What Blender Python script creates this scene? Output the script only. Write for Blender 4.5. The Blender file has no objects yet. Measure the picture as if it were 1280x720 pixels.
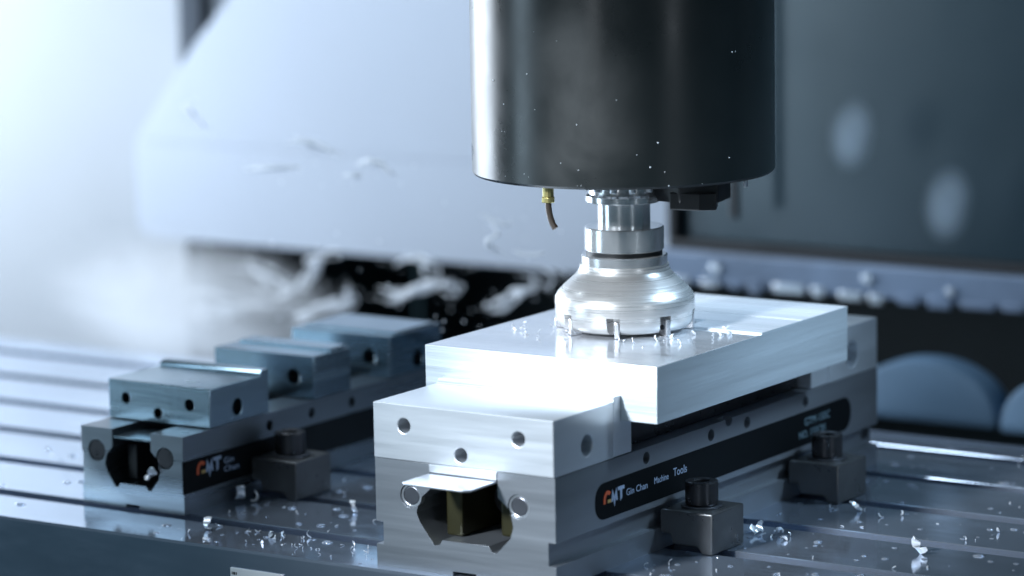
import bpy, bmesh, math, random
from mathutils import Vector, Matrix
random.seed(7)
R = math.radians
scene = bpy.context.scene
COL = scene.collection

# ------------------------------------------------------------------ camera
cam_data = bpy.data.cameras.new('camera')
cam = bpy.data.objects.new('camera', cam_data); COL.objects.link(cam)
YAW, PITCH, ROLL = -0.57842, 0.15901, 0.01579
CAM = Vector((1.43192, -2.01311, 0.5932))
fw = Vector((math.sin(YAW)*math.cos(PITCH), math.cos(YAW)*math.cos(PITCH), -math.sin(PITCH)))
rt = Vector((math.cos(YAW), -math.sin(YAW), 0)); dn = fw.cross(rt)
rt2 = math.cos(ROLL)*rt + math.sin(ROLL)*dn; dn2 = -math.sin(ROLL)*rt + math.cos(ROLL)*dn
cam.matrix_world = Matrix(((rt2.x, -dn2.x, -fw.x, CAM.x), (rt2.y, -dn2.y, -fw.y, CAM.y), (rt2.z, -dn2.z, -fw.z, CAM.z), (0, 0, 0, 1)))
cam_data.sensor_width = 36; cam_data.lens = 125.6
cam_data.clip_start = 0.05; cam_data.clip_end = 50
cam_data.dof.use_dof = True; cam_data.dof.focus_distance = 2.57; cam_data.dof.aperture_fstop = 3.3
scene.camera = cam

# ------------------------------------------------------------------ world and lamps
world = bpy.data.worlds.new('World'); scene.world = world; world.use_nodes = True
bg = world.node_tree.nodes['Background']
bg.inputs['Color'].default_value = (0.22, 0.44, 0.60, 1); bg.inputs['Strength'].default_value = 0.12

def look(o, target):
    o.rotation_euler = (Vector(target) - o.location).to_track_quat('-Z', 'Y').to_euler()
def lamp(name, kind, loc, target, energy, color, **kw):
    d = bpy.data.lights.new(name, kind); d.energy = energy; d.color = color
    for k, v in kw.items(): setattr(d, k, v)
    o = bpy.data.objects.new(name, d); COL.objects.link(o); o.location = loc; look(o, target)
    return o
# work lamp of the machine, in front and above, aimed at the big vise
lamp('work_lamp', 'SPOT', (-0.40, -1.85, 1.10), (0.17, 0.05, 0.12), 520, (0.84, 0.92, 1.0), spot_size=R(15), spot_blend=1.0, shadow_soft_size=0.14)
# added fill light, front left and low: mirrored by the ground front faces
lamp('front_fill_light', 'AREA', (-1.68, -1.40, 0.24), (-0.05, 0.2, 0.10), 8.5, (0.62, 0.83, 1.0), shape='RECTANGLE', size=0.55, size_y=0.8)
# narrow vertical strips added as fill, mirrored as bands in the tool holder
lamp('strip_fill_light', 'AREA', (0.55, -2.30, 0.55), (0.08, 0.2, 0.22), 2.6, (0.86, 0.93, 1.0), shape='RECTANGLE', size=0.14, size_y=1.0)
lamp('strip_fill_light', 'AREA', (2.05, -0.55, 0.55), (0.08, 0.2, 0.22), 2.0, (0.80, 0.90, 1.0), shape='RECTANGLE', size=0.12, size_y=1.0)
# left enclosure light; added fill overhead and an added right spot on the block
lamp('enclosure_light_left', 'AREA', (-1.80, 0.45, 0.34), (-0.50, 0.62, 0.10), 33, (0.79, 0.89, 1.0), shape='RECTANGLE', size=1.0, size_y=0.7)
lamp('fill_light_top', 'AREA', (-0.72, 0.30, 1.3), (-0.1, 0.3, 0), 15, (0.76, 0.88, 1.0), shape='RECTANGLE', size=0.7, size_y=0.6)
lamp('fill_spot_right', 'SPOT', (0.95, 0.72, 1.05), (0.13, 0.29, 0.15), 130, (0.54, 0.77, 1.0), spot_size=R(19), spot_blend=0.9, shadow_soft_size=0.15)
scene.view_settings.view_transform = 'Standard'; scene.view_settings.look = 'None'
scene.view_settings.exposure = 0.0; scene.view_settings.gamma = 1.0
scene.render.engine = 'CYCLES'
scene.cycles.use_denoising = True
scene.cycles.max_bounces = 8; scene.cycles.volume_bounces = 1
scene.cycles.sample_clamp_indirect = 6.0

# ------------------------------------------------------------------ materials
def mat(name, col, rough=0.4, metal=0.0, scale=40, stretch=(1, 1, 1), bump=0.0, rvar=0.0, cvar=0.0, coat=0.0, col2=None, detail=5, spec=0.5, fine=None, fine_bump=0.0):
    m = bpy.data.materials.new(name); m.use_nodes = True
    nt = m.node_tree; N = nt.nodes; L = nt.links
    b = N['Principled BSDF']
    b.inputs['Base Color'].default_value = (*col, 1); b.inputs['Roughness'].default_value = rough
    b.inputs['Metallic'].default_value = metal; b.inputs['Coat Weight'].default_value = coat
    b.inputs['Specular IOR Level'].default_value = spec
    tc = N.new('ShaderNodeTexCoord'); mp = N.new('ShaderNodeMapping'); L.new(tc.outputs['Object'], mp.inputs['Vector'])
    mp.inputs['Scale'].default_value = stretch
    nz = N.new('ShaderNodeTexNoise'); nz.inputs['Scale'].default_value = scale; nz.inputs['Detail'].default_value = detail; nz.inputs['Roughness'].default_value = 0.6
    L.new(mp.outputs['Vector'], nz.inputs['Vector'])
    if rvar:
        mr = N.new('ShaderNodeMapRange'); L.new(nz.outputs['Fac'], mr.inputs['Value'])
        mr.inputs['From Min'].default_value = 0.3; mr.inputs['From Max'].default_value = 0.7
        mr.inputs['To Min'].default_value = max(0.02, rough - rvar); mr.inputs['To Max'].default_value = min(1, rough + rvar)
        L.new(mr.outputs['Result'], b.inputs['Roughness'])
    if cvar or col2:
        c2 = col2 or tuple(max(0, c*(1 - cvar)) for c in col)
        nz2 = N.new('ShaderNodeTexNoise'); nz2.inputs['Scale'].default_value = scale*0.37; nz2.inputs['Detail'].default_value = 6
        L.new(mp.outputs['Vector'], nz2.inputs['Vector'])
        rp = N.new('ShaderNodeMapRange'); rp.inputs['From Min'].default_value = 0.35; rp.inputs['From Max'].default_value = 0.68
        L.new(nz2.outputs['Fac'], rp.inputs['Value'])
        mx = N.new('ShaderNodeMix'); mx.data_type = 'RGBA'
        mx.inputs['A'].default_value = (*col, 1); mx.inputs['B'].default_value = (*c2, 1)
        L.new(rp.outputs['Result'], mx.inputs['Factor']); L.new(mx.outputs['Result'], b.inputs['Base Color'])
    if bump:
        bp = N.new('ShaderNodeBump'); bp.inputs['Strength'].default_value = bump; bp.inputs['Distance'].default_value = 0.002
        L.new(nz.outputs['Fac'], bp.inputs['Height']); L.new(bp.outputs['Normal'], b.inputs['Normal'])
    return m

M = {}
M['wall_white'] = mat('wall_white_paint', (0.37, 0.395, 0.43), 0.55, 0, 6, bump=0.02, cvar=0.10)
M['panel'] = mat('panel_paint', (0.455, 0.50, 0.58), 0.42, 0, 5, bump=0.02, cvar=0.08, rvar=0.1)
M['void'] = mat('recess_dark_steel', (0.022, 0.036, 0.043), 0.6, 0, 9, cvar=0.5)
M['glass'] = mat('dark_glass', (0.026, 0.050, 0.066), 0.24, 0, 4, rvar=0.06, cvar=0.3, spec=0.55)
M['rubber'] = mat('black_rubber', (0.012, 0.014, 0.018), 0.6)
M['strip'] = mat('worn_strip_paint', (0.25, 0.33, 0.47), 0.4, 0, 30, cvar=0.4, rvar=0.15)
M['knob'] = mat('pale_knob', (0.40, 0.50, 0.66), 0.4, 0, 20, cvar=0.2)
M['cover'] = mat('blue_grey_cover', (0.13, 0.23, 0.35), 0.5, 0, 15, cvar=0.25)
M['table'] = mat('ground_iron_table', (0.57, 0.66, 0.80), 0.12, 0.85, 40, stretch=(0.25, 1, 1), bump=0.035, rvar=0.07, cvar=0.22)
M['plate'] = mat('white_plate', (0.82, 0.85, 0.88), 0.4)
M['jaw'] = mat('ground_steel_jaw', (0.68, 0.72, 0.77), 0.40, 0.75, 90, stretch=(0.08, 0.08, 1.6), bump=0.04, rvar=0.06, cvar=0.08)
M['body'] = mat('ground_steel_body', (0.30, 0.325, 0.36), 0.38, 0.75, 70, stretch=(0.06, 0.06, 1.4), bump=0.06, rvar=0.08, cvar=0.16)
M['small_jaw'] = mat('grey_steel_jaw', (0.28, 0.37, 0.43), 0.24, 1.0, 80, stretch=(0.08, 0.08, 1.4), bump=0.05, rvar=0.08, cvar=0.18)
M['small_body'] = mat('grey_steel_base', (0.22, 0.25, 0.28), 0.30, 0.92, 70, stretch=(0.06, 0.06, 1.4), bump=0.06, rvar=0.08, cvar=0.2)
M['olive'] = mat('oiled_bronze', (0.045, 0.042, 0.018), 0.35, 0.4, 60, cvar=0.4)
M['hole'] = mat('hole_shade_steel', (0.012, 0.013, 0.015), 0.5, 0.2)  # near black colour stands in for the shade inside holes and recesses
M['bolt'] = mat('blackened_bolt', (0.06, 0.06, 0.065), 0.32, 0.8, 90, rvar=0.08)
M['dowel'] = mat('dowel_steel', (0.20, 0.21, 0.24), 0.35, 0.9, 90, cvar=0.3)
M['rim'] = mat('bright_rim_steel', (0.70, 0.73, 0.78), 0.3, 0.9)
M['clamp'] = mat('black_oxide_clamp', (0.13, 0.135, 0.14), 0.34, 0.6, 60, bump=0.05, cvar=0.35, rvar=0.1)
M['label'] = mat('black_label', (0.003, 0.004, 0.005), 0.5, spec=0.12)
M['orange'] = mat('orange_print', (0.55, 0.085, 0.02), 0.5)
M['yellow'] = mat('amber_print', (0.45, 0.30, 0.10), 0.45)
M['print'] = mat('pale_print', (0.30, 0.37, 0.50), 0.5)
M['print_dim'] = mat('dim_print', (0.13, 0.20, 0.24), 0.45)
M['alu_side'] = mat('aluminium_sawn', (0.74, 0.81, 0.86), 0.45, 0.6, 60, stretch=(0.06, 0.06, 2.2), bump=0.22, rvar=0.12, cvar=0.16)
M['alu_top'] = mat('aluminium_milled', (0.88, 0.90, 0.95), 0.16, 0.65, 40, stretch=(0.03, 2.2, 1), bump=0.05, rvar=0.10, cvar=0.14)
M['alu_raw'] = mat('aluminium_rough_cut', (0.86, 0.88, 0.93), 0.28, 0.2, 32, stretch=(0.03, 2.0, 1), bump=0.10, rvar=0.10, cvar=0.28)
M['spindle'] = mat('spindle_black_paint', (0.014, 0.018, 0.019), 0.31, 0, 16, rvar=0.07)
def highlight_smear(m, centre, radius):
    """blotchy pale smear, a soft highlight painted into the base colour, in the object's own frame"""
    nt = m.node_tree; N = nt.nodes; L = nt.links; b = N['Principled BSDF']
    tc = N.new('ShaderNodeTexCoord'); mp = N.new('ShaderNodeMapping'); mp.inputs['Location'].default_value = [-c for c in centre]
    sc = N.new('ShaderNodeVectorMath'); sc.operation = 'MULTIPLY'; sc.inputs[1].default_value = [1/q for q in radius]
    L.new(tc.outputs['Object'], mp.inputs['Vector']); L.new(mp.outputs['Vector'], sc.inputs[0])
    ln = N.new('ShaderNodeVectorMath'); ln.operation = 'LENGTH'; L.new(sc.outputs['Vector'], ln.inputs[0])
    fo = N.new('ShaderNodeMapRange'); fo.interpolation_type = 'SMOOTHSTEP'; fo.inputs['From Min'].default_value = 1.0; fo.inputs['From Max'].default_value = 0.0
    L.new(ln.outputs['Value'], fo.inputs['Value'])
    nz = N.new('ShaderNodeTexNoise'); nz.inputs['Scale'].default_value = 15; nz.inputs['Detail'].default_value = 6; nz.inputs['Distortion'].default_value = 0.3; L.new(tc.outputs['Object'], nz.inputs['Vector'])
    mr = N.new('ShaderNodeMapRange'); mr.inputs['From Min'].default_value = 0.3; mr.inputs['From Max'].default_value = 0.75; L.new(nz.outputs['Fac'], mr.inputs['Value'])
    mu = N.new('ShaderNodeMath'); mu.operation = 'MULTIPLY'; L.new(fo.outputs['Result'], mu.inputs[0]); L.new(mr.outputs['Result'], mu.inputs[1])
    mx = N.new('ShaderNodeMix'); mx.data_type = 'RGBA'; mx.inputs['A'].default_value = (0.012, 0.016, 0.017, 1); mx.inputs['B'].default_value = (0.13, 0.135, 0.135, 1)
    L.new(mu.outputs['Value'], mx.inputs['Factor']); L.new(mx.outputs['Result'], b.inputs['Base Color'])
highlight_smear(M['spindle'], (0.030, -0.105, 0.075), (0.055, 0.06, 0.16))  # housing's soft highlight, painted where the lamp would catch it
M['under'] = mat('spindle_underside', (0.03, 0.033, 0.036), 0.4, 0.5)
M['chrome'] = mat('polished_tool_steel', (0.84, 0.85, 0.86), 0.20, 0.78, 60, rvar=0.04, cvar=0.1)
M['cutter'] = mat('satin_cutter_steel', (0.80, 0.79, 0.78), 0.31, 0.68, 60, stretch=(0.05, 0.05, 9), bump=0.05, rvar=0.12, cvar=0.30)
M['insert'] = mat('carbide_insert', (0.72, 0.72, 0.74), 0.25, 0.9)
M['brass'] = mat('brass', (0.55, 0.48, 0.20), 0.35, 0.8)
M['hose'] = mat('brown_hose', (0.06, 0.045, 0.035), 0.4)
M['block'] = mat('black_plastic_block', (0.012, 0.013, 0.015), 0.4)
M['chip'] = mat('aluminium_chip', (0.86, 0.88, 0.92), 0.30, 0.55)
M['coolant'] = mat('white_coolant', (0.95, 0.97, 1.0), 0.25)
_nt = M['coolant'].node_tree; _tr = _nt.nodes.new('ShaderNodeBsdfTranslucent'); _tr.inputs['Color'].default_value = (0.95, 0.97, 1, 1)
_mx = _nt.nodes.new('ShaderNodeMixShader'); _mx.inputs['Fac'].default_value = 0.45
_nt.links.new(_nt.nodes['Principled BSDF'].outputs['BSDF'], _mx.inputs[1]); _nt.links.new(_tr.outputs['BSDF'], _mx.inputs[2])
_nt.links.new(_mx.outputs['Shader'], _nt.nodes['Material Output'].inputs['Surface'])
M['droplet'] = mat('coolant_droplet', (0.8, 0.85, 0.9), 0.12)

# ------------------------------------------------------------------ mesh helpers
def prism(bm, poly, axis, a, b):
    def p(u, v, t):
        return {'x': (t, u, v), 'y': (u, t, v), 'z': (u, v, t)}[axis]
    A = [bm.verts.new(p(u, v, a)) for u, v in poly]; B = [bm.verts.new(p(u, v, b)) for u, v in poly]
    bm.faces.new(A); bm.faces.new(B[::-1])
    n = len(poly)
    for i in range(n):
        bm.faces.new((A[i], B[i], B[(i+1) % n], A[(i+1) % n]))
    return bm
def box(bm, x0, x1, y0, y1, z0, z1):
    return prism(bm, [(x0, y0), (x1, y0), (x1, y1), (x0, y1)], 'z', z0, z1)
def circ(cx, cy, r, n=28, a0=0.0, ry=None):
    return [(cx + r*math.cos(a0 + 2*math.pi*i/n), cy + (ry or r)*math.sin(a0 + 2*math.pi*i/n)) for i in range(n)]
def cyl(bm, axis, c, r, a, b, n=28, a0=0.0):
    return prism(bm, circ(c[0], c[1], r, n, a0), axis, a, b)
def lathe(bm, prof, c, n=72):
    rings = []
    for r, z in prof:
        if r < 1e-6: rings.append([bm.verts.new((c[0], c[1], z))])
        else: rings.append([bm.verts.new((c[0] + r*math.cos(2*math.pi*i/n), c[1] + r*math.sin(2*math.pi*i/n), z)) for i in range(n)])
    for A, B in zip(rings, rings[1:]):
        for i in range(n):
            j = (i+1) % n
            if len(A) == 1 and len(B) == 1: continue
            if len(A) == 1: bm.faces.new((A[0], B[i], B[j]))
            elif len(B) == 1: bm.faces.new((A[i], B[0], A[j]))
            else: bm.faces.new((A[i], B[i], B[j], A[j]))
    return bm
def tube(bm, pts, r, n=10):
    pts = [Vector(p) for p in pts]; rings = []
    for i, p in enumerate(pts):
        d = (pts[min(i+1, len(pts)-1)] - pts[max(i-1, 0)]).normalized()
        u = d.orthogonal().normalized() if i == 0 else (u - d*u.dot(d)).normalized()
        w = d.cross(u)
        rr = r[i] if isinstance(r, (list, tuple)) else r
        rings.append([bm.verts.new(p + rr*(u*math.cos(2*math.pi*k/n) + w*math.sin(2*math.pi*k/n))) for k in range(n)])
    for A, B in zip(rings, rings[1:]):
        for k in range(n): bm.faces.new((A[k], B[k], B[(k+1) % n], A[(k+1) % n]))
    bm.faces.new(rings[0][::-1]); bm.faces.new(rings[-1])
    return bm
def new(): return bmesh.new()
def to_mesh(bm, name, off=Vector((0, 0, 0))):
    bmesh.ops.recalc_face_normals(bm, faces=bm.faces)
    if off.length: bmesh.ops.translate(bm, verts=bm.verts, vec=-off)
    me = bpy.data.meshes.new(name); bm.to_mesh(me); bm.free(); return me
def obj(name, bm, material, parent=None, bevel=0.0, cut=None, org=None, smooth=20, seg=2):
    """link a bmesh given in world coordinates as ONE mesh object; cut = list of bmeshes subtracted from it"""
    off = Vector(org) if org is not None else (parent_loc(parent) if parent else Vector((0, 0, 0)))
    me = to_mesh(bm, name, off)
    o = bpy.data.objects.new(name, me); COL.objects.link(o)
    mats = material if isinstance(material, (list, tuple)) else [material]
    for k in mats: me.materials.append(M[k] if isinstance(k, str) else k)
    if cut or bevel:
        tmp = []
        for cb in (cut or []):
            co = bpy.data.objects.new('tmp', to_mesh(cb, 'tmp', off)); COL.objects.link(co); tmp.append(co)
            md = o.modifiers.new('b', 'BOOLEAN'); md.object = co; md.solver = 'EXACT'; md.operation = 'DIFFERENCE'
        if bevel:
            bv = o.modifiers.new('v', 'BEVEL'); bv.width = bevel; bv.segments = seg; bv.limit_method = 'ANGLE'; bv.angle_limit = R(35)
        dg = bpy.context.evaluated_depsgraph_get(); dg.update()
        me2 = bpy.data.meshes.new_from_object(o.evaluated_get(dg)); me2.name = name
        o.modifiers.clear(); o.data = me2; bpy.data.meshes.remove(me)
        for co in tmp:
            cm = co.data; bpy.data.objects.remove(co); bpy.data.meshes.remove(cm)
        me = me2
    if smooth:
        me.shade_smooth(); me.set_sharp_from_angle(angle=R(smooth))
    if parent: o.parent = parent
    elif org is not None: o.location = off
    return o
WL = {}
def parent_loc(o):
    v = Vector((0, 0, 0))
    while o: v = v + Vector(o.location); o = o.parent
    return v
def thing(name, label, cat, loc, group=None):
    o = bpy.data.objects.new(name, None); COL.objects.link(o); o.location = loc; o.empty_display_size = 0.02
    return tag(o, label, cat, group)
def tag(o, label, cat, group=None, kind=None):
    o['label'] = label; o['category'] = cat
    if group: o['group'] = group
    if kind: o['kind'] = kind
    return o
def struct(o, label=None):
    o['kind'] = 'structure'
    if label: o['label'] = label
    return o
def copy_tree(o, parent=None):
    c = o.copy(); COL.objects.link(c); c.parent = parent
    for ch in list(o.children): copy_tree(ch, c)
    return c

# ------------------------------------------------------------------ setting: table
SLOTS = [0.0565 + 0.0965*k for k in range(6)]
def table_profile():
    y0, y1, ch = -0.0105, 0.597, 0.0006
    hw, tw = 0.0085, 0.015
    p = [(y0, -0.095), (y0, -0.0018), (y0 + 0.0018, 0)]
    for c in SLOTS:
        p += [(c-hw-ch, 0), (c-hw, -ch), (c-hw, -0.020), (c-tw, -0.020), (c-tw, -0.034), (c+tw, -0.034), (c+tw, -0.020), (c+hw, -0.020), (c+hw, -ch), (c+hw+ch, 0)]
    p += [(y1-0.002, 0), (y1, -0.002), (y1, -0.095)]
    return p
tb = struct(obj('machine_table', prism(new(), table_profile(), 'x', -2.0, 1.6), 'table', org=(0, 0, 0), smooth=20), 'grey ground iron machine table with parallel tee slots')
obj('name_plate', box(new(), -0.1226, -0.0745, -0.0118, -0.0104, -0.040, -0.0135), 'plate', tb, bevel=0.0004)
bmk = new()
for k, (dx, w) in enumerate(((0.0015, 0.0007), (0.003, 0.0014), (0.0052, 0.0007))):
    box(bmk, -0.1226+dx, -0.1226+dx+w, -0.0121, -0.0117, -0.0185, -0.0165)
obj('plate_print', bmk, 'bolt', tb)

# rear enclosure
struct(obj('floor', box(new(), -2.2, 1.6, 0.61, 1.6, -0.20, -0.16), 'void', org=(0, 0.61, -0.2)))
struct(obj('wall_left', box(new(), -3.6, -0.957, 1.00, 1.04, -0.16, 1.2), 'wall_white', org=(-2, 1, -0.16)), 'bright white side wall at the left behind the table')
struct(obj('wall_rear', box(new(), -0.946, 1.6, 1.045, 1.075, 0.10, 1.2), 'wall_white', org=(0, 1.045, 0.10)))
struct(obj('recess_back', box(new(), -0.955, 1.6, 1.44, 1.47, -0.16, 0.155), 'void', org=(0, 1.44, -0.16)))
struct(obj('recess_side', box(new(), -0.975, -0.959, 1.045, 1.44, -0.16, 1.2), 'void', org=(-0.95, 1.2, -0.16)))
# big rear panel with chamfered upper left corner
PY = 0.95; PB = 0.0465
pp = [(-0.945, PB), (-0.965, PB+0.002), (-0.977, PB+0.008), (-0.9815, PB+0.018), (-0.981, 0.150), (-0.900, 0.254), (-0.852, 0.304), (-0.62, 0.56), (1.6, 0.56), (1.6, PB)]
win = [(-0.309, 0.080), (-0.318, 0.090), (-0.318, 0.56), (1.6, 0.56), (1.6, 0.080)]
panel = struct(obj('rear_panel', prism(new(), pp, 'y', PY, PY+0.05), 'panel', org=(0, PY, PB), bevel=0.004,
        cut=[box(new(), -1.1, -0.33, PY-.01, PY+.002, 0.1495, 0.1510), prism(new(), [(-0.3105, 0.0795), (-0.320, 0.089), (-0.320, 0.60), (1.7, 0.60), (1.7, 0.0795)], 'y', PY-0.01, PY+0.06)]),
        'pale blue white panel with a slanting corner behind the vises')
wg = obj('window_pane', prism(new(), [(-0.318, 0.0815), (-0.318, 0.56), (1.6, 0.56), (1.6, 0.0815)], 'y', PY+0.012, PY+0.02), 'glass', panel)
bs = new()
box(bs, -0.3195, 1.6, PY-0.004, PY+0.014, 0.0795, 0.0885)
box(bs, -0.3195, -0.310, PY-0.004, PY+0.014, 0.0885, 0.56)
obj('window_seal', bs, 'rubber', panel, bevel=0.002)
# worn kick strip under the window and its bolt heads
obj('kick_strip', box(new(), -0.335, 1.6, PY-0.008, PY-0.0005, PB+0.001, 0.078), 'strip', panel, bevel=0.002)
for x, z, q in ((-0.262, 0.064, 0.0055), (-0.098, 0.066, 0.0050), (-0.012, 0.060, 0.0042)):
    obj('strip_bolt', cyl(new(), 'y', (x, z), q, PY-0.012, PY-0.008, 14), 'rim', panel, bevel=0.0008)
x = -0.31
while x < 0.09:
    w = random.uniform(.010, .034)
    obj('strip_lug', box(new(), x, x+w, PY-0.011, PY-0.008, PB-random.uniform(.001, .006), PB+random.uniform(.002, .009)), 'rim' if random.random() < .35 else 'strip', panel, bevel=0.0015)
    x += w + random.uniform(.006, .022)

# ------------------------------------------------------------------ vises
def scale_poly(poly, x0, s, zs): return [(x0 + x*s, z*zs) for x, z in poly]
def body_poly(x0, W, H, g0, g1, gd):
    """U channel section: outline with side grooves, open at the top"""
    s, q = W/0.15, H/0.078
    o = lambda x, z: (x0 + x*s, z*q)
    inner = [(.0464, .078), (.0464, .060), (.0375, .052), (.0345, .042), (.0370, .036), (.0493, .0200), (.0535, .0205), (.0560, .0245),
             (.0945, .0245), (.0975, .0205), (.1015, .0200), (.1130, .032), (.1155, .040), (.1130, .052), (.1030, .060), (.1030, .078)]
    p = [(x0, 0), (x0, g0), (x0+gd, g0), (x0+gd, g1), (x0, g1), (x0, H)] + [o(*i) for i in inner] + [(x0+W, H), (x0+W, g1), (x0+W-gd, g1), (x0+W-gd, g0), (x0+W, g0), (x0+W, 0)]
    n0, n1 = x0 + W*0.56, x0 + W*0.43
    p += [(n0, 0), (n0, 0.0032), (n1, 0.0032), (n1, 0)]
    return p
def ring(bm, axis, c, r0, r1, a, b, n=28):
    A, B = circ(c[0], c[1], r0, n), circ(c[0], c[1], r1, n)
    def p(uv, t): return {'x': (t, *uv), 'y': (uv[0], t, uv[1]), 'z': (*uv, t)}[axis]
    V = [[bm.verts.new(p(q, t)) for q in P] for P, t in ((A, a), (B, a), (B, b), (A, b))]
    for k in range(4):
        P, Q = V[k], V[(k+1) % 4]
        for i in range(n): bm.faces.new((P[i], P[(i+1) % n], Q[(i+1) % n], Q[i]))
    return bm
def text_mesh(body, size):
    c = bpy.data.curves.new('t', 'FONT'); c.body = body; c.size = size; c.extrude = 0.00015; c.resolution_u = 3
    o = bpy.data.objects.new('t', c); COL.objects.link(o)
    dg = bpy.context.evaluated_depsgraph_get(); dg.update()
    me = bpy.data.meshes.new_from_object(o.evaluated_get(dg))
    bm = new(); bm.from_mesh(me); bpy.data.meshes.remove(me); bpy.data.objects.remove(o); bpy.data.curves.remove(c)
    return bm
def side_text(name, body, x, y, z, size, mkey, parent, stretch=1.0):
    bm = text_mesh(body, size)
    bmesh.ops.transform(bm, matrix=Matrix(((0, 0, 1, x), (stretch, 0, 0, y), (0, 1, 0, z), (0, 0, 0, 1))), verts=bm.verts)
    return obj(name, bm, mkey, parent, smooth=0)
def logo(x, y, z, h, parent):
    """three letter mark: half ring with bar, pointed M, cut T; h = letter height"""
    t = 0.0003
    def pr(pts, bm): prism(bm, [(y + u*h, z + v*h) for u, v in pts], 'x', x, x+t)
    b = new(); n = 12
    outer = [(0.62 + 0.62*math.cos(a), 0.28 + 0.72*math.sin(a)) for a in [math.pi - k*(math.pi - 0.75)/n for k in range(n+1)]]
    inner = [(0.62 + 0.33*math.cos(a), 0.28 + 0.42*math.sin(a)) for a in [math.pi - k*(math.pi - 0.85)/n for k in range(n+1)]]
    pr([(0, 0)] + outer + inner[::-1] + [(0.29, 0)], b); obj('logo_letter', b, 'orange', parent, smooth=0)
    b = new(); pr([(0.62, 0.0), (1.1, 0.0), (1.1, 0.26), (0.62, 0.26)], b); obj('logo_letter', b, 'yellow', parent, smooth=0)
    b = new(); pr([(1.15, 0), (1.32, 1), (1.62, 0.35), (1.92, 1), (2.1, 0), (1.87, 0), (1.82, 0.38), (1.62, -0.45), (1.42, 0.38), (1.37, 0)], b); obj('logo_letter', b, 'print', parent, smooth=0)
    b = new(); pr([(2.08, 1), (3.1, 1), (3.1, 0.72), (2.75, 0.72), (2.75, 0.05), (2.48, -0.15), (2.48, 0.72), (2.16, 0.72)], b); obj('logo_letter', b, 'print', parent, smooth=0)
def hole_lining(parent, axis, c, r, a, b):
    """bottom of a blind hole, painted black for its shade, with a thread ring"""
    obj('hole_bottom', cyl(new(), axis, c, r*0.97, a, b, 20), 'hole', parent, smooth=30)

# ---- large vise: x 0..0.15, y 0..0.478
W, L_, HB, HT = 0.150, 0.478, 0.078, 0.1184
vise = thing('machine_vise', 'large bright steel vise clamping the aluminium block, black label on its side', 'vise', (0.075, 0.24, 0), 'precision vises on the machine table')
side_cut = [cyl(new(), 'x', (yy, 0.0703), 0.0046, 0.140, 0.16, 20) for yy in (0.1215, 0.2139, 0.2677, 0.359)]
side_cut.append(cyl(new(), 'x', (0.2401, 0.0775), 0.0052, 0.142, 0.16, 20))
side_cut.append(box(new(), 0.138, 0.16, 0.462, 0.474, 0.021, 0.0325))
front_cut = [cyl(new(), 'y', (bx, bz), 0.0088, -0.01, 0.006, 28) for bx, bz in ((.0297, .0533), (.1200, .0551))]
body = obj('base', prism(new(), body_poly(0, W, HB, .016, .0325, .006), 'y', 0, L_), 'body', vise, bevel=0.0007, cut=side_cut + front_cut)
for bx, bz in ((.0297, .0533), (.1200, .0551)):
    d = obj('dowel', cyl(new(), 'y', (bx, bz), 0.0066, 0.0015, 0.010, 28), 'dowel', vise, bevel=0.0006)
    obj('rim', ring(new(), 'y', (bx, bz), 0.0068, 0.0087, 0.0012, 0.006), 'rim', d, bevel=0.0003)
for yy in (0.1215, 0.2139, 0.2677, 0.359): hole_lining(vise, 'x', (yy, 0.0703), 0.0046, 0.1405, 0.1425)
# inner guides and screw in the channel
obj('guide', box(new(), 0.0500, 0.0640, 0.014, 0.36, 0.0248, 0.066), 'olive', vise, bevel=0.002)
obj('guide', box(new(), 0.0985, 0.1120, 0.010, 0.36, 0.030, 0.060), 'olive', vise, bevel=0.002)
sc = obj('lead_screw', cyl(new(), 'y', (0.079, 0.047), 0.012, 0.05, 0.44, 24), 'hole', vise)
obj('gap_light_block', box(new(), 0.012, 0.138, 0.1035, 0.3675, HB+.0006, 0.1005), 'bolt', vise, bevel=0.001)  # dark plate added to keep light out of the gap below the workpiece
# jaws
def jaw_bm(x0, w, prof): return prism(new(), prof, 'x', x0, x0+w)
hf = [(.0261, .1033), (.0736, .0869), (.1215, .1030)]
fj = [(-0.0012, HB+.0004), (-0.0012, HT), (.0776, HT), (.0776, HB+.0004)]
jf = obj('front_jaw', jaw_bm(0, W, fj), 'jaw', vise, bevel=0.0008,
    cut=[cyl(new(), 'y', c, 0.0052, -0.01, 0.016, 24) for c in hf] + [cyl(new(), 'x', (.0422, .0936), 0.0076, 0.128, 0.17, 26)])
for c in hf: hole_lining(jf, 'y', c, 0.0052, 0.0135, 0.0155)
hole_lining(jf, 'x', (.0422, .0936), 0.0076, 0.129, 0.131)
obj('tongue', box(new(), .0465, .1028, -0.0011, 0.07, 0.0722, HB+.0002), 'jaw', jf, bevel=0.0005)
obj('slide_plate', prism(new(), [(.0468, -0.034), (.0500, -0.0365), (.098, -0.0365), (.1025, -0.033), (.1025, 0.05), (.0468, 0.05)], 'z', 0.0700, 0.0716), 'rim', jf, bevel=0.0004)
obj('jaw_plate', jaw_bm(0.0004, W-.0008, [(.0779, HB+.0006), (.0779, .1192), (.0800, .1216), (.0872, .1216), (.0879, .1205), (.0879, .1028), (.1010, .1028), (.1020, .1018), (.1020, HB+.0006)]), 'jaw', vise, bevel=0.0005)
obj('rear_jaw_plate', jaw_bm(0.0004, W-.0008, [(.3690, HB+.0006), (.3690, .1028), (.3728, .1028), (.3728, HT+.0005), (.3965, HT+.0005), (.3965, HB+.0006)]), 'jaw', vise, bevel=0.0005)
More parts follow.
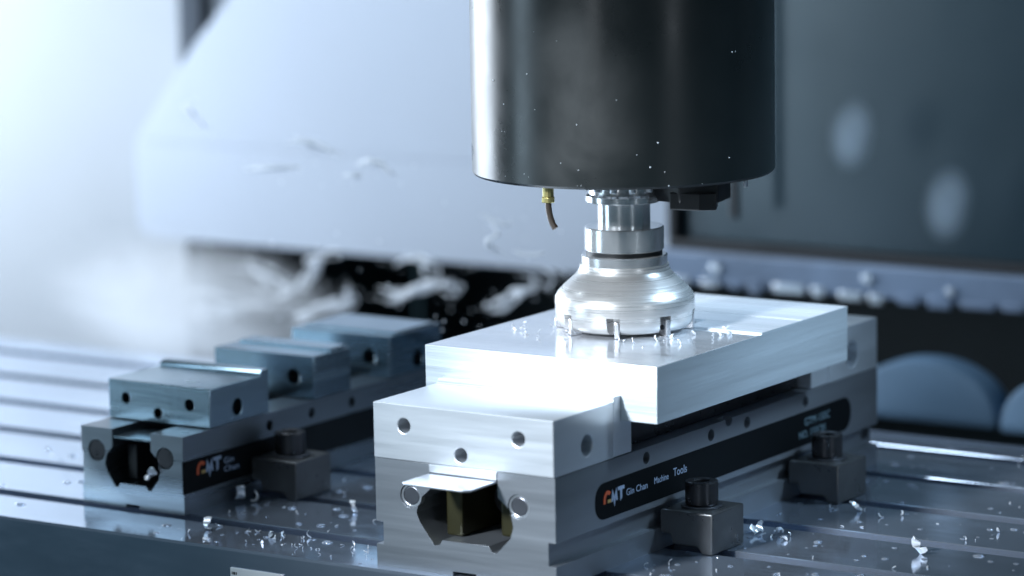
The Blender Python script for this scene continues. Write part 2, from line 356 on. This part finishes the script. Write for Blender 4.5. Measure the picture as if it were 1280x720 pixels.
jr = obj('rear_jaw', jaw_bm(0, W, [(.3970, HB+.0004), (.3970, HT), (L_, HT), (L_, HB+.0004)]), 'jaw', vise, bevel=0.0008, cut=[cyl(new(), 'x', (.4353, .0952), 0.0105, 0.12, 0.17, 28)])
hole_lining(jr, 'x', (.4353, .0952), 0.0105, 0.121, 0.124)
# label
def stadium(y0, y1, z0, z1, r, n=6):
    p = []
    for cy, cz, a in ((y1-r, z1-r, 0), (y0+r, z1-r, 90), (y0+r, z0+r, 180), (y1-r, z0+r, 270)):
        p += [(cy + r*math.cos(R(a + 90*k/n)), cz + r*math.sin(R(a + 90*k/n))) for k in range(n+1)]
    return p
lb = obj('label_plate', prism(new(), stadium(.0515, .4325, .0372, .0632, .0115), 'x', 0.1498, 0.1504), 'label', vise, smooth=0)
logo(0.15045, 0.0620, 0.0480, 0.0090, lb)
side_text('label_text', 'Gin Chan', 0.15045, 0.0925, 0.0485, 0.0070, 'print', lb, 1.1)
side_text('label_text', 'Machine', 0.15045, 0.1310, 0.0495, 0.0068, 'print', lb, 0.9)
side_text('label_text', 'Tools', 0.15045, 0.1580, 0.0500, 0.0085, 'print', lb, 1.0)
side_text('label_text', 'GTM-150C', 0.15045, 0.3560, 0.0520, 0.0085, 'print_dim', lb, 1.05)
side_text('label_text', 'NO. 150C81', 0.15045, 0.3470, 0.0430, 0.0080, 'print_dim', lb, 1.05)

# ---- small twin-station vise: x -0.3175..-0.2187, y 0.058..0.47
X0, W2, H2 = -0.3175, 0.0988, 0.0605
XR = X0 + W2
v2 = thing('machine_vise', 'small empty twin station vise with three jaws on the left of the table', 'vise', (-0.268, 0.26, 0), 'precision vises on the machine table')
cuts = [cyl(new(), 'x', (yy, 0.0505), 0.0042, XR-0.008, XR+0.01, 18) for yy in (0.1671, 0.2228, 0.2773)]
cuts += [cyl(new(), 'y', (bx, .0424), 0.0083, 0.05, 0.064, 24) for bx in (-.3025, -.2362)]
b2 = obj('base', prism(new(), body_poly(X0, W2, H2, .016, .0413, .0012), 'y', 0.0582, 0.47), 'small_body', v2, bevel=0.0006, cut=cuts)
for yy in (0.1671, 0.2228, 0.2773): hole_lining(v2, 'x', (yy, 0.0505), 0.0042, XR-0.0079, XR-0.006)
for bx in (-.3025, -.2362):
    d = obj('dowel', cyl(new(), 'y', (bx, .0424), 0.0078, 0.0586, 0.066, 24), 'bolt', v2, bevel=0.0006)
obj('guide', box(new(), X0+.034, X0+.043, 0.072, 0.42, 0.0195, 0.047), 'hole', v2, bevel=0.001)
obj('lead_screw', cyl(new(), 'y', (X0+.052, 0.036), 0.009, 0.10, 0.44, 20), 'hole', v2)
def small_jaw(name, y0, y1, lip0, lip1, front_holes, side_holes, zt=0.0915):
    prof = [(y0, H2+.0004), (y0, zt)]
    if lip0 is None: prof += [(y1, zt)]
    elif lip0 < lip1 and lip0 > y0 + 0.02: prof += [(lip0, zt), (lip0, zt+.0022), (lip1, zt+.0040), (y1, zt+.0040)]
    prof += [(y1, H2+.0004)]
    j = obj(name, jaw_bm(X0, W2, prof), 'small_jaw', v2, bevel=0.0007,
        cut=[cyl(new(), 'y', c[:2], c[2], y0-.01, y0+.014, 22) for c in front_holes] + [cyl(new(), 'x', c[:2], c[2], XR-.015, XR+.01, 22) for c in side_holes])
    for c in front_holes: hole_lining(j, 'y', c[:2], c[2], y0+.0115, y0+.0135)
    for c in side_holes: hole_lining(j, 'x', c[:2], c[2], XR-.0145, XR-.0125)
    return j
j1 = small_jaw('front_jaw', 0.0925, 0.1670, 0.1560, 0.1600, [(-.3002, .0776, .0040), (-.2691, .0682, .0038), (-.2384, .0774, .0042)], [(.1271, .0722, .0062)])
j2 = small_jaw('middle_jaw', 0.2265, 0.2760, None, None, [(-.2388, .0774, .0062)], [], 0.0952)
obj('lip', box(new(), X0+.004, XR-.0035, .2545, .2755, .0950, .0972), 'small_jaw', j2, bevel=0.0005)
j3 = small_jaw('rear_jaw', 0.3310, 0.4060, None, None, [(-.2395, .0768, .0062), (-.2950, .0768, .0062)], [(.3720, .0712, .0075)], 0.0952)
obj('lip', box(new(), X0+.004, XR-.0035, .3440, .4020, .0950, .0966), 'small_jaw', j3, bevel=0.0005)
obj('slide_plate', box(new(), X0+.0308, X0+.0676, 0.0588, 0.098, 0.0532, 0.0552), 'small_jaw', j1, bevel=0.0004)
lb2 = obj('label_plate', prism(new(), [(.0590, .0164), (.4695, .0164), (.4695, .0409), (.0590, .0409)], 'x', XR-.0013, XR-.0003), 'label', v2, smooth=0)
logo(XR-.0003, 0.0745, 0.0285, 0.0098, lb2)
side_text('label_text', 'Gin', XR-.0003, 0.1080, 0.0310, 0.0065, 'print', lb2, 1.4)
side_text('label_text', 'Chan', XR-.0003, 0.1080, 0.0245, 0.0065, 'print', lb2, 1.4)

# ---- toe clamps
def make_clamp():
    """local frame: x 0 at the vise side, front face at y 0, table at z 0"""
    t = thing('toe_clamp', '', 'clamp', (0, 0, 0), 'toe clamps holding the vises down')
    w, d, h = 0.043, 0.046, 0.0297
    prof = [(0.0, 0.012), (0.0, h), (w, h), (w, 0), (0.034, 0), (0.030, 0.005), (0.010, 0.005), (0.008, 0.012)]
    obj('block', prism(new(), prof, 'y', 0, d), 'clamp', t, bevel=0.0012)
    c = (0.0215, 0.0225)
    ws = obj('washer', ring(new(), 'z', c, 0.006, 0.0150, h+.0002, h+.0016), 'dowel', t, bevel=0.0004)
    bo = obj('bolt', cyl(new(), 'z', c, 0.0120, h+.0017, h+.0190, 32), 'bolt', t, bevel=0.0012, cut=[cyl(new(), 'z', c, 0.0062, h+.010, h+.03, 6)])
    obj('socket', cyl(new(), 'z', c, 0.0060, h+.0095, h+.0105, 6), 'hole', bo, smooth=0)
    return t
cl = make_clamp(); cl.location = (0.1505, 0.139, 0.0003)
cl['label'] = 'dark steel toe clamp nearest the lettering on the large vise'
c = copy_tree(cl); c.location = (0.1505, 0.330, 0.0003); c['label'] = 'dark steel toe clamp near the far end of the large vise'
c = copy_tree(cl); c.location = (-0.2180, 0.141, 0.0003); c['label'] = 'dark steel toe clamp beside the small twin station vise'

# ------------------------------------------------------------------ workpiece
wx0, wx1, wy0, wy1, wz0, zc, zu = -0.0162, 0.1792, 0.0882, 0.3723, 0.1031, 0.1437, 0.1449
wp = obj('aluminium_block', box(new(), wx0, wx1, wy0, wy1, wz0, zc), ['alu_side', 'alu_top'], org=(0.0815, 0.23, wz0), bevel=0.0005)
for f in wp.data.polygons: f.material_index = 1 if f.normal.z > 0.9 else 0
tag(wp, 'silver aluminium block held in the large vise under the milling cutter', 'metal block')
ul = obj('uncut_layer', prism(new(), [(0.115, 0.2385), (wx1, 0.2385), (wx1, wy1), (wx0, wy1), (wx0, 0.2690), (0.115, 0.2690)], 'z', zc-.0004, zu), ['alu_side', 'alu_raw'], wp)
for f in ul.data.polygons: f.material_index = 1 if f.normal.z > 0.9 else 0
obj('tool_mark', box(new(), wx0+.001, wx1-.0002, 0.3005, 0.3022, zu-.0002, zu+.0003), 'alu_raw', wp)

# ------------------------------------------------------------------ spindle
SX, SY, SR, SZ = 0.0756, 0.2166, 0.1113, 0.2612
sp = thing('spindle_head', 'large black cylindrical spindle head above the milling cutter', 'spindle', (SX, SY, SZ))
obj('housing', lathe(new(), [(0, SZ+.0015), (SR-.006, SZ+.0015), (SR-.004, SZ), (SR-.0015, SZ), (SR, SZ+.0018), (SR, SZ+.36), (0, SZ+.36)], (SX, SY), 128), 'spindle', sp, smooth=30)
nr = obj('nose_ring', lathe(new(), [(0, .2385), (.0262, .2385), (.0285, .2395), (.0285, .2435), (.0262, .2450), (.0250, .2500), (.0250, .2535), (.0300, .2545), (.0300, SZ+.001), (0, SZ+.001)], (SX, SY), 64), 'chrome', sp, smooth=30)
for k in range(12):
    a = R(15 + 30*k)
    obj('screw', cyl(new(), 'z', (SX + .0272*math.cos(a), SY + .0272*math.sin(a)), 0.0024, 0.2475, 0.2540, 12), 'rim', nr, bevel=0.0004)
blk = obj('sensor_block', prism(new(), [(.0950, .2180), (.1250, .2130), (.1500, .2260), (.1440, .2560), (.0990, .2560)], 'z', 0.2400, SZ+.001), 'block', sp, bevel=0.0012)
obj('cap', prism(new(), [(.1170, .2120), (.1400, .2160), (.1500, .2240), (.1420, .2400), (.1170, .2400)], 'z', 0.2350, 0.2480), 'block', blk, bevel=0.0012)
nb = obj('nozzle_fitting', cyl(new(), 'z', (.0713, .1200), 0.0040, 0.2530, SZ+.001, 12), 'brass', sp, bevel=0.0004)
obj('nut', cyl(new(), 'z', (.0713, .1200), 0.0052, 0.2490, 0.2530, 6), 'brass', nb, bevel=0.0005)
obj('hose', tube(new(), [(.0713, .1200, .2492), (.0713, .1200, .2460), (.0718, .1200, .2420), (.0730, .1200, .2375), (.0748, .1200, .2335), (.0770, .1200, .2305)], 0.0024, 12), 'hose', nb)
obj('screw', cyl(new(), 'z', (.1597, .2500), 0.0016, 0.2500, SZ+.001, 10), 'rim', sp, bevel=0.0003)

# ------------------------------------------------------------------ milling cutter
fm = thing('face_mill', 'shiny steel face milling cutter touching the aluminium block', 'milling cutter', (SX, SY, zc))
obj('arbor', lathe(new(), [(0, .217), (.0195, .217), (.0195, .2384), (0, .2384)], (SX, SY), 64), 'chrome', fm, smooth=30)
obj('collar', lathe(new(), [(0, .2030), (.0288, .2030), (.0294, .2036), (.0294, .2196), (.0286, .2204), (0, .2204)], (SX, SY), 72), 'chrome', fm, smooth=30)
obj('collar_groove', lathe(new(), [(0, .1990), (.0282, .1990), (.0282, .2032), (0, .2032)], (SX, SY), 64), 'hole', fm, smooth=30)
obj('shoulder_ring', lathe(new(), [(0, .1880), (.0318, .1880), (.0320, .1990), (.0310, .1998), (0, .1998)], (SX, SY), 72), 'chrome', fm, smooth=30)
NI = 8
prof = [(0, .1458), (.0440, .1458), (.0476, .1468), (.0500, .1492), (.0512, .1530), (.0517, .1590), (.0518, .1650), (.0514, .1685), (.0498, .1716), (.0458, .1760), (.0412, .1802), (.0372, .1838), (.0346, .1868), (.0333, .1892), (.0328, .1925), (0, .1925)]
def ring_pos(bm, a): bmesh.ops.transform(bm, matrix=Matrix.Translation((SX, SY, 0)) @ Matrix.Rotation(a, 4, 'Z'), verts=bm.verts); return bm
pk = [ring_pos(prism(new(), [(.0410, -.0005), (.0600, -.0060), (.0600, .0062), (.0410, .0062)], 'z', 0.140, 0.1590), R(20 + 360*k/NI)) for k in range(NI)]
fb = obj('cutter_body', lathe(new(), prof, (SX, SY), 96), 'cutter', fm, smooth=32, cut=pk)
for k in range(NI):
    a = R(20 + 360*k/NI)
    ins = obj('insert', ring_pos(box(new(), 0.0412, 0.0512, 0.0020, 0.0060, 0.14378, 0.1560), a), 'insert', fm, bevel=0.0008)
    obj('screw', ring_pos(cyl(new(), 'y', (0.0462, 0.1502), 0.0019, 0.0012, 0.0022, 12), a), 'bolt', ins)

# ------------------------------------------------------------------ things behind the table
rod = obj('hanging_rod', cyl(new(), 'z', (-0.2287, PY-0.03), 0.0045, 0.118, 0.60, 14), 'rubber', org=(-0.2287, PY-.03, 0.118))
tag(rod, 'thin dark out of focus rod hanging behind the spindle', 'rod')
hp = [(0.074*math.cos(math.pi*k/24), 0.058*math.sin(math.pi*k/24)**0.8) for k in range(25)]
hump = obj('arched_cover', prism(new(), hp, 'y', -0.02, 0.02), 'cover', org=(0, 0, 0), bevel=0.006, smooth=40)
hump.location = (-0.004, 0.885, -0.050)
tag(hump, 'blue grey arched cover behind the table next to the large vise', 'cover', 'arched covers behind the table')
h2 = hump.copy(); COL.objects.link(h2); h2.location = (0.146, 0.885, -0.052); h2['label'] = 'blue grey arched cover at the right edge behind the table'

# ------------------------------------------------------------------ chips and coolant
def ribbon(bm, pts, widths, up, th=0.0004):
    pts = [Vector(p) for p in pts]; rows = []
    for i, p in enumerate(pts):
        d = (pts[min(i+1, len(pts)-1)] - pts[max(i-1, 0)]).normalized()
        s = up(i, d) if callable(up) else Vector(up)
        s = (s - d*s.dot(d)).normalized(); n = d.cross(s)*th; s = s*widths[i]*0.5
        rows.append([bm.verts.new(p + s + n), bm.verts.new(p - s + n), bm.verts.new(p - s - n), bm.verts.new(p + s - n)])
    for A, B in zip(rows, rows[1:]):
        for k in range(4): bm.faces.new((A[k], A[(k+1) % 4], B[(k+1) % 4], B[k]))
    bm.faces.new(rows[0][::-1]); bm.faces.new(rows[-1])
def curl(bm, c, r, turns, w, pitch, rot, th=0.0003, n=None):
    n = n or int(14*turns) + 3; m = Matrix.Rotation(rot[2], 3, 'Z') @ Matrix.Rotation(rot[1], 3, 'Y') @ Matrix.Rotation(rot[0], 3, 'X')
    pts, ws = [], []
    for i in range(n):
        a = 2*math.pi*turns*i/(n-1); rr = r*(1 + 0.25*i/n)
        pts.append(Vector(c) + m @ Vector((rr*math.cos(a), rr*math.sin(a), pitch*a/(2*math.pi))))
        ws.append(w*(0.35 + 0.65*math.sin(math.pi*(i+0.6)/(n+0.2))))
    ax = m @ Vector((0, 0, 1))
    ribbon(bm, pts, ws, ax, th)
def flake(bm, c, size, nseg=6, th=0.00025):
    d = Vector((random.gauss(0, 1), random.gauss(0, 1), random.gauss(0, .35))).normalized(); ax = Vector((random.gauss(0, 1), random.gauss(0, 1), random.gauss(0, .6))).normalized()
    p = Vector((0, 0, 0)); pts = [p.copy()]; turn = random.uniform(.35, .8)
    for k in range(nseg):
        d = (Matrix.Rotation(turn*random.uniform(.5, 1.4), 3, ax) @ d).normalized(); ax = (ax + Vector((random.gauss(0, .15), random.gauss(0, .15), random.gauss(0, .15)))).normalized()
        p = p + d*size/nseg*1.6; pts.append(p.copy())
    m = sum(pts, Vector())/len(pts); zmin = min((q - m).z for q in pts)
    pts = [q - m + Vector((c[0], c[1], max(c[2], -zmin + size*.12))) for q in pts]
    ws = [size*random.uniform(.25, .62)*(0.45 if k in (0, nseg) else 1) for k in range(nseg+1)]
    ribbon(bm, pts, ws, lambda i, d: ax, th)
def chip(label, c, r, turns, w, pitch, rot, group='metal chips lying on the table'):
    b = new(); flake(b, c, r*2.0, 9, 0.0004)
    return tag(obj('metal_chip', b, 'chip', org=c, smooth=50), label, 'metal chip', group)
chip('shiny curled chip lying at the foot of the small vise beside its clamp', (-0.2105, 0.117, 0.0072), 0.0062, 0.72, 0.0085, 0.003, (R(75), 0.3, 0.9))
chip('smaller curled chip right beside the bigger curl at the small vise', (-0.2000, 0.122, 0.0045), 0.0040, 0.75, 0.0065, 0.002, (R(60), 0.4, 1.6))
chip('bright chip caught in the front opening of the small vise', (-0.2500, 0.057, 0.0290), 0.0062, 0.55, 0.0100, 0.004, (R(65), 0.6, 0.4), 'metal chips caught in the vises')
chip('bright chip curl on the slot at the right edge of the table', (0.318, 0.216, 0.0065), 0.0062, 0.7, 0.0090, 0.004, (R(70), 0.2, 1.0))
chip('wet chip lying between the two clamps of the large vise', (0.185, 0.2200, 0.0040), 0.0065, 0.6, 0.0070, 0.005, (R(25), 0.4, 0.4))
chip('tiny bright chip at the slot edge right of the two clamps', (0.2030, 0.2210, 0.0040), 0.0040, 0.7, 0.0065, 0.003, (R(60), 0.2, 1.2))
chip('small chip below the far clamp of the large vise', (0.216, 0.316, 0.0040), 0.0045, 0.7, 0.0060, 0.003, (R(50), 0.2, 0.5))
chip('dark curled chip on the table left of the large vise', (-0.112, 0.128, 0.0030), 0.0042, 0.7, 0.0050, 0.002, (R(25), 0.2, 0.5))
chip('pale ring shaped chip in front of the small vise', (-0.175, 0.030, 0.0030), 0.0055, 0.9, 0.0045, 0.002, (R(15), 0.1, 0.5))
# loose swarf crumbs on the table
sw = new()
def crumbs(n, x0, x1, y0, y1, rmax):
    for _ in range(int(n*0.42)):
        x, y = random.uniform(x0, x1), random.uniform(y0, y1)
        if any(abs(y - s) < 0.0095 for s in SLOTS): continue
        if -0.006 < x < 0.156 and y > -0.005: continue
        if -0.322 < x < -0.214 and y > 0.052: continue
        r = random.uniform(0.25, 1)**2*rmax + 0.0006
        flake(sw, (x, y, 0.0), r*1.2, 4, 0.00010)
crumbs(75, -0.22, -0.01, -0.006, 0.047, 0.0026)
crumbs(26, -0.12, -0.075, 0.012, 0.045, 0.0042)
crumbs(55, -0.21, -0.01, 0.066, 0.24, 0.0026)
crumbs(60, 0.158, 0.36, 0.05, 0.33, 0.0026)
crumbs(16, 0.16, 0.22, 0.19, 0.24, 0.0040)
crumbs(40, 0.16, 0.36, 0.30, 0.58, 0.0026)
crumbs(30, -0.55, -0.33, -0.004, 0.25, 0.0020)
for _ in range(34):
    a = R(random.uniform(150, 400)); q = random.uniform(.053, .085)
    x, y = SX + q*math.cos(a), SY + q*math.sin(a)
    if wx0 + .004 < x < wx1 - .004 and wy0 + .004 < y < wy1 - .004:
        n0 = len(sw.verts); flake(sw, (x, y, 0), random.uniform(.0012, .0040), 5, 0.00012); sw.verts.ensure_lookup_table()
        bmesh.ops.translate(sw, verts=sw.verts[n0:], vec=(0, 0, zu if y > .2385 else zc))
tag(obj('metal_swarf', sw, 'chip', org=(0, 0, 0), smooth=50), 'fine bright metal swarf scattered over the table', 'swarf', kind='stuff')

# coolant splashes thrown out behind the cutter
SPLASH = [(0.0073,[(-0.745,0.82,0.051),(-0.715,0.82,0.043),(-0.687,0.82,0.034),(-0.654,0.82,0.035)]),(0.0056,[(-0.727,0.82,0.059),(-0.7,0.82,0.048),(-0.675,0.82,0.04)]),(0.011,[(-0.616,0.8,0.072),(-0.635,0.8,0.065),(-0.646,0.8,0.049),(-0.653,0.8,0.036)]),(0.0064,[(-0.655,0.8,0.034),(-0.681,0.8,0.027),(-0.72,0.8,0.028)]),(0.007,[(-0.53,0.78,0.068),(-0.515,0.78,0.078),(-0.492,0.78,0.079),(-0.476,0.78,0.071),(-0.472,0.78,0.059)]),(0.0124,[(-0.542,0.78,0.042),(-0.516,0.78,0.044),(-0.488,0.78,0.053),(-0.46,0.78,0.056)]),(0.0061,[(-0.455,0.78,0.065),(-0.451,0.78,0.052),(-0.458,0.78,0.046)]),(0.0105,[(-0.4,0.74,0.045),(-0.379,0.74,0.051),(-0.357,0.74,0.061),(-0.339,0.74,0.068)]),(0.0045,[(-0.352,0.74,0.078),(-0.341,0.74,0.074),(-0.346,0.74,0.063)]),(0.0051,[(-0.321,0.72,0.093),(-0.308,0.72,0.084),(-0.315,0.72,0.069)]),(0.0147,[(-0.803,0.8,-0.004),(-0.77,0.8,0.004),(-0.731,0.8,0.004)]),(0.0118,[(-0.632,0.76,0.012),(-0.603,0.76,0.022),(-0.578,0.76,0.033),(-0.571,0.76,0.043)]),(0.0073,[(-0.807,0.8,0.015),(-0.776,0.8,0.022),(-0.741,0.8,0.02)]),(0.0065,[(-0.77,0.8,0.008),(-0.731,0.8,0.014),(-0.686,0.8,0.015)]),(0.0058,[(-0.559,0.5,0.253),(-0.546,0.5,0.244),(-0.533,0.5,0.233)]),(0.0064,[(-0.492,0.5,0.199),(-0.465,0.5,0.203),(-0.432,0.5,0.201)]),(0.0057,[(-0.444,0.5,0.227),(-0.42,0.5,0.224),(-0.39,0.5,0.217)]),(0.0077,[(-0.367,0.5,0.209),(-0.349,0.5,0.21),(-0.331,0.5,0.2)]),(0.0049,[(-0.379,0.5,0.198),(-0.363,0.5,0.2)]),(0.0041,[(-0.234,0.5,0.169),(-0.223,0.5,0.159),(-0.233,0.5,0.148),(-0.217,0.5,0.138)]),(0.0034,[(-0.24,0.5,0.173),(-0.22,0.5,0.166),(-0.208,0.5,0.168)]),(0.0034,[(-0.208,0.5,0.145),(-0.192,0.5,0.141),(-0.176,0.5,0.144)])]
def smooth_path(p, n=5):
    p = [Vector(q) for q in p]; p = [p[0]*2 - p[1]] + p + [p[-1]*2 - p[-2]]; out = []
    for i in range(1, len(p)-2):
        for k in range(n):
            t = k/n
            out.append(0.5*((2*p[i]) + (p[i+1]-p[i-1])*t + (2*p[i-1]-5*p[i]+4*p[i+1]-p[i+2])*t*t + (3*p[i]-p[i-1]-3*p[i+1]+p[i+2])*t**3))
    return out + [p[-2]]
spl = new()
for w, pts in SPLASH:
    strands = 2 if pts[0][1] == 0.5 else (5 if w > .008 else 3)
    for sidx in range(strands):
        jit = [Vector(p) + Vector((random.gauss(0, w*.3), random.gauss(0, .003 if p[1] == 0.5 else .01), random.gauss(0, w*.3))) for p in pts]
        q = smooth_path(jit, 6); n = len(q); ph = random.uniform(0, 6)
        tube(spl, q, [max(.00025, (0.40 if pts[0][1] == 0.5 else 0.28)*w*math.sin(math.pi*(i+.5)/n)**.8*((.85 + .15*math.sin(ph + i*.9)) if pts[0][1] == 0.5 else (.55 + .45*math.sin(ph + i*.9)))) for i in range(n)], 6)
    for _ in range(6):
        v = Vector(random.choice(pts)) + Vector((random.gauss(0, .012), random.gauss(0, .02), random.gauss(0, .007)))
        bmesh.ops.create_icosphere(spl, subdivisions=1, radius=random.uniform(.0004, .0013), matrix=Matrix.Translation(v))
for _ in range(60):
    v = Vector((random.uniform(-.45, -.05), random.uniform(.35, .75), 0)); v.z = random.uniform(.05, .17)
    bmesh.ops.create_icosphere(spl, subdivisions=1, radius=random.uniform(.0004, .0014), matrix=Matrix.Translation(v))
tag(obj('coolant_splash', spl, 'coolant', org=(-0.5, 0.75, 0.05), smooth=80), 'white coolant streaks flying behind the small vise', 'coolant', kind='stuff')
# coolant droplets lying on the table
M['water'] = mat('clear_coolant', (0.92, 0.96, 1.0), 0.03); M['water'].node_tree.nodes['Principled BSDF'].inputs['Transmission Weight'].default_value = 0.9; M['water'].node_tree.nodes['Principled BSDF'].inputs['IOR'].default_value = 1.33
wd = new()
def wet(n, x0, x1, y0, y1):
    for _ in range(n):
        x, y = random.uniform(x0, x1), random.uniform(y0, y1)
        if any(abs(y - q) < 0.012 for q in SLOTS) or (-0.01 < x < 0.16 and y > -.01) or (-.326 < x < -.21 and y > .05): continue
        q = random.uniform(.3, 1)**3*.0034 + .0006
        bmesh.ops.create_icosphere(wd, subdivisions=2, radius=1.0, matrix=Matrix.Translation((x, y, 0.0001)) @ Matrix.Diagonal((q*random.uniform(.8, 1.4), q, q*.34, 1)))
wet(170, 0.16, 0.40, 0.03, 0.57); wet(110, -0.22, -0.01, -0.005, 0.25); wet(40, -0.5, -0.33, 0, 0.4)
tag(obj('coolant_drops', wd, 'water', org=(0, 0, 0), smooth=80), 'clear coolant drops lying on the grey table', 'droplets', kind='stuff')
# droplets on the spindle housing
dr = new()
for _ in range(26):
    a = R(random.uniform(-125, -10)); z = SZ + random.uniform(0, 1)**2*0.12 + .002; r = random.uniform(.25, 1)**2*.0006 + .0002
    bmesh.ops.create_icosphere(dr, subdivisions=1, radius=r, matrix=Matrix.Translation((SX + SR*math.cos(a), SY + SR*math.sin(a), z)))
tag(obj('coolant_droplets', dr, 'droplet', org=(SX, SY, SZ), smooth=80), 'tiny coolant droplets on the black spindle head', 'droplets', kind='stuff')

# coolant mist drifting over the far end of the small vise
def mist_and_reflection_mat(as_reflection=False):
    m = bpy.data.materials.new('coolant_mist'); m.use_nodes = True; nt = m.node_tree; N = nt.nodes; L = nt.links  # puff variant stands in for lamp reflections at the window
    for n in list(N): N.remove(n)
    out = N.new('ShaderNodeOutputMaterial'); v = N.new('ShaderNodeVolumePrincipled')
    v.inputs['Color'].default_value = (0.70, 0.85, 1, 1) if as_reflection else (0.97, 0.98, 1, 1); v.inputs['Anisotropy'].default_value = 0.2
    tc = N.new('ShaderNodeTexCoord'); nz = N.new('ShaderNodeTexNoise'); nz.inputs['Scale'].default_value = 0.5 if as_reflection else 1.5; nz.inputs['Detail'].default_value = 3; nz.inputs['Distortion'].default_value = 0.6
    L.new(tc.outputs['Object'], nz.inputs['Vector'])
    ln = N.new('ShaderNodeVectorMath'); ln.operation = 'LENGTH'; L.new(tc.outputs['Object'], ln.inputs[0])
    fo = N.new('ShaderNodeMapRange'); fo.interpolation_type = 'SMOOTHSTEP'; fo.inputs['From Min'].default_value = 1.0; fo.inputs['From Max'].default_value = 0.25
    L.new(ln.outputs['Value'], fo.inputs['Value'])
    mr = N.new('ShaderNodeMapRange'); mr.inputs['From Min'].default_value = 0.0 if as_reflection else 0.30; mr.inputs['From Max'].default_value = 1.0 if as_reflection else 0.80; mr.inputs['To Max'].default_value = 48.0 if as_reflection else MIST
    L.new(nz.outputs['Fac'], mr.inputs['Value'])
    mu = N.new('ShaderNodeMath'); mu.operation = 'MULTIPLY'; L.new(mr.outputs['Result'], mu.inputs[0]); L.new(fo.outputs['Result'], mu.inputs[1])
    L.new(mu.outputs['Value'], v.inputs['Density']); L.new(v.outputs['Volume'], out.inputs['Volume'])
    return m
MIST = 13.0
mb = new(); bmesh.ops.create_icosphere(mb, subdivisions=3, radius=1.0)
mo = obj('coolant_mist', mb, mist_and_reflection_mat(), org=(0, 0, 0))
mo.location = (-0.60, 0.56, 0.055); mo.scale = (0.32, 0.14, 0.062); mo.rotation_euler = (0, R(3), R(-35))
tag(mo, 'white coolant mist drifting over the far end of the small vise', 'mist', kind='stuff')
# two soft pale volumes added in place of lamp reflections on the rear window
pm = mist_and_reflection_mat(as_reflection=True)
for loc, sc, lab in (((-0.0932, 0.90, 0.2060), (0.026, 0.022, 0.040), 'upper pale volume added as a lamp reflection on the dark window'), ((0.0048, 0.90, 0.1480), (0.028, 0.022, 0.042), 'lower pale volume added as a lamp reflection on the dark window')):
    pb = new(); bmesh.ops.create_icosphere(pb, subdivisions=3, radius=1.0)
    po = obj('reflection_puff', pb, pm, org=(0, 0, 0)); po.location = loc; po.scale = sc; po.rotation_euler = (0, R(8), 0)
    tag(po, lab, 'spray', 'added lamp reflections before the window')  # category spray here holds the added lamp reflections
